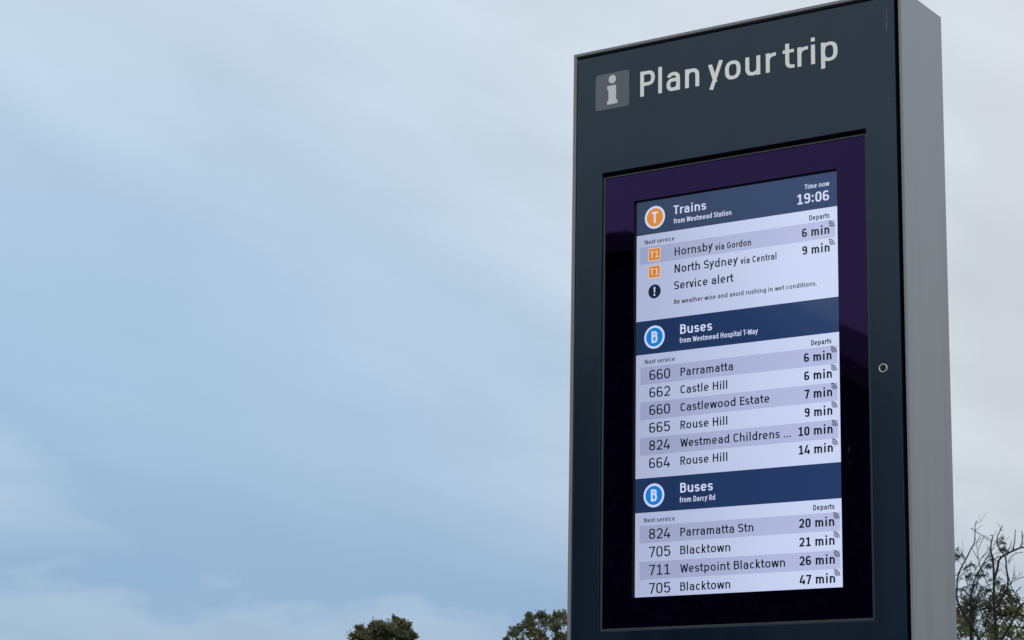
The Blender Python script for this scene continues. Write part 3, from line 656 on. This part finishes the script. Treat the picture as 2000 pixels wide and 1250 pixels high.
FB = [[[(-.27,4.76),(-.22,4.99),(-.13,5.16),(0,5.37),(.05,5.43)],.0095,.0036],[[(-.25,4.72),(-.12,4.87),(-.04,4.93),(.04,4.94)],.0058,.0029],[[(-.13,5.15),(-.08,5.01),(-.01,4.87),(.02,4.8)],.0058,.0029],[[(-.14,5.16),(-.17,5.34),(-.15,5.41),(-.07,5.57)],.0051,.0022],[[(-.16,5.27),(-.22,5.37),(-.24,5.44)],.0044,.0022],[[(-.13,5.27),(-.03,5.36),(.03,5.41)],.0044,.0022],[[(-.17,5.39),(-.18,5.46),(-.13,5.57)],.0036,.0022],[[(-.24,5.66),(-.15,5.59),(-.01,5.51),(.05,5.48)],.0044,.0029]]
def twig3(lst, R, k, zoff, depth):
    out = []
    for pts, a, b_ in lst:
        ph = R.uniform(-depth, depth) * .4; sl = R.uniform(-1, 1) * depth
        n = len(pts); out.append(([(x * k, ph + sl * i / max(1, n - 1), (z - 1.6) * k + 1.6 + zoff) for i, (x, z) in enumerate(pts)], a * k * 1.3, b_ * k * 1.35))
    return out
R = random.Random(21)
bt = empty('bare_tree', at(-22.2, 30), 'bare dark branched tree with thin twigs against the pale sky beside the totem', 'tree', 'trees beside the totem', rad(22.2))
V, F = [], []
tube(V, F, smooth_path([(-.04, 0, 0), (-.08, .05, 1.2), (-.02, 0, 2.4), (.03, 0, 3.3)]), .075, .034, 8)
mesh('trunk', V, F, darkbark, bt, True)
V, F = [], []
for pts, a, b_ in (([(.03, 0, 3.28), (-.02, .02, 3.6), (-.16, -.02, 4.23)], .021, .0148), ([(.03, 0, 3.28), (.05, 0, 3.7), (.04, 0, 4.23)], .027, .019),
                   ([(.03, 0, 3.28), (.12, -.03, 3.6), (.07, -.02, 4.0), (.09, 0, 4.23)], .018, .0132), ([(.05, 0, 3.6), (.2, .05, 3.9), (.25, 0, 4.22)], .012, .007)):
    tube(V, F, smooth_path(pts), a, b_, 7)
for pts, a, b_ in twig3(BR, R, 1.0, 0, .12): tube(V, F, smooth_path(pts, 1), a, b_, 6)
for pts, a, b_ in twig3(BR, random.Random(21), 1.0, 0, .12):          # fine bare side twigs
    for i in range(1, len(pts) - 1):
        if pts[i][2] < 4.7 or R.random() < .35: continue
        p0 = Vector(pts[i]); d = Vector((R.uniform(-1, 1), R.uniform(-.6, .6), R.uniform(.2, 1))).normalized(); L = R.uniform(.07, .20)
        p1 = p0 + d * L * .5 + Vector((R.gauss(0, .012), 0, R.gauss(0, .012))); p2 = p0 + d * L + Vector((R.gauss(0, .02), 0, .02))
        tube(V, F, [p0, p1, p2], .0034, .0018, 4)
        if R.random() < .6: tube(V, F, [p1, p1 + Vector((R.uniform(-.05, .05), 0, R.uniform(.02, .07)))], .0024, .0016, 4)
mesh('limbs', V, F, darkbark, bt, True)
K = 34 / 30
ac = empty('feathery_tree', at(-22.2, 34), 'feathery green tree with drooping sprays of fine leaves behind the bare branches', 'tree', 'trees beside the totem', rad(22.2))
V, F = [], []
tube(V, F, smooth_path([(-.5, .2, 0), (-.42, .1, 2), (-.33, 0, 4.2), (-.3, 0, (4.74 - 1.6) * K + 1.6)]), .06, .013, 7)
mesh('trunk', V, F, darkbark, ac, True)
V, F = [], []
for pts, a, b_ in twig3(FB, R, K, 0, .15): tube(V, F, smooth_path(pts, 1), a, b_, 5)
LV, LF = [], []
for x, z, r in FE:
    c = Vector((x * K, R.uniform(-.12, .12), (z - 1.6) * K + 1.6)); r *= K
    tube(V, F, smooth_path([(-.3, 0, c.z - .45 - R.random() * .3), ((c.x - .3) / 2, c.y * .5, c.z - .12), c], 1), .005, .0025, 4)
    for _ in range(9):                                       # each spray: a drooping stalk set with narrow leaflets
        a = R.uniform(0, 2 * math.pi); L = r * R.uniform(.7, 1.5)
        s0 = c + Vector((R.gauss(0, .35), R.gauss(0, .35), R.gauss(.1, .35))) * r
        d = Vector((math.cos(a), math.sin(a), R.uniform(-.5, .4)))
        pts = [s0 + d * L * t_ - Vector((0, 0, L * .55 * t_ * t_)) for t_ in (0, .35, .7, 1)]
        tube(V, F, pts, .0016, .001, 3)
        for t_ in [i / 9 for i in range(2, 10)]:
            p_ = s0 + d * L * t_ - Vector((0, 0, L * .55 * t_ * t_))
            for _ in range(2): leaf(LV, LF, p_ + Vector((R.gauss(0, 1), R.gauss(0, 1), R.gauss(0, 1))) * .008, .052, .0095, R, .6)
mesh('limbs', V, F, darkbark, ac, True)
mesh('crown', LV, LF, lfE, ac)
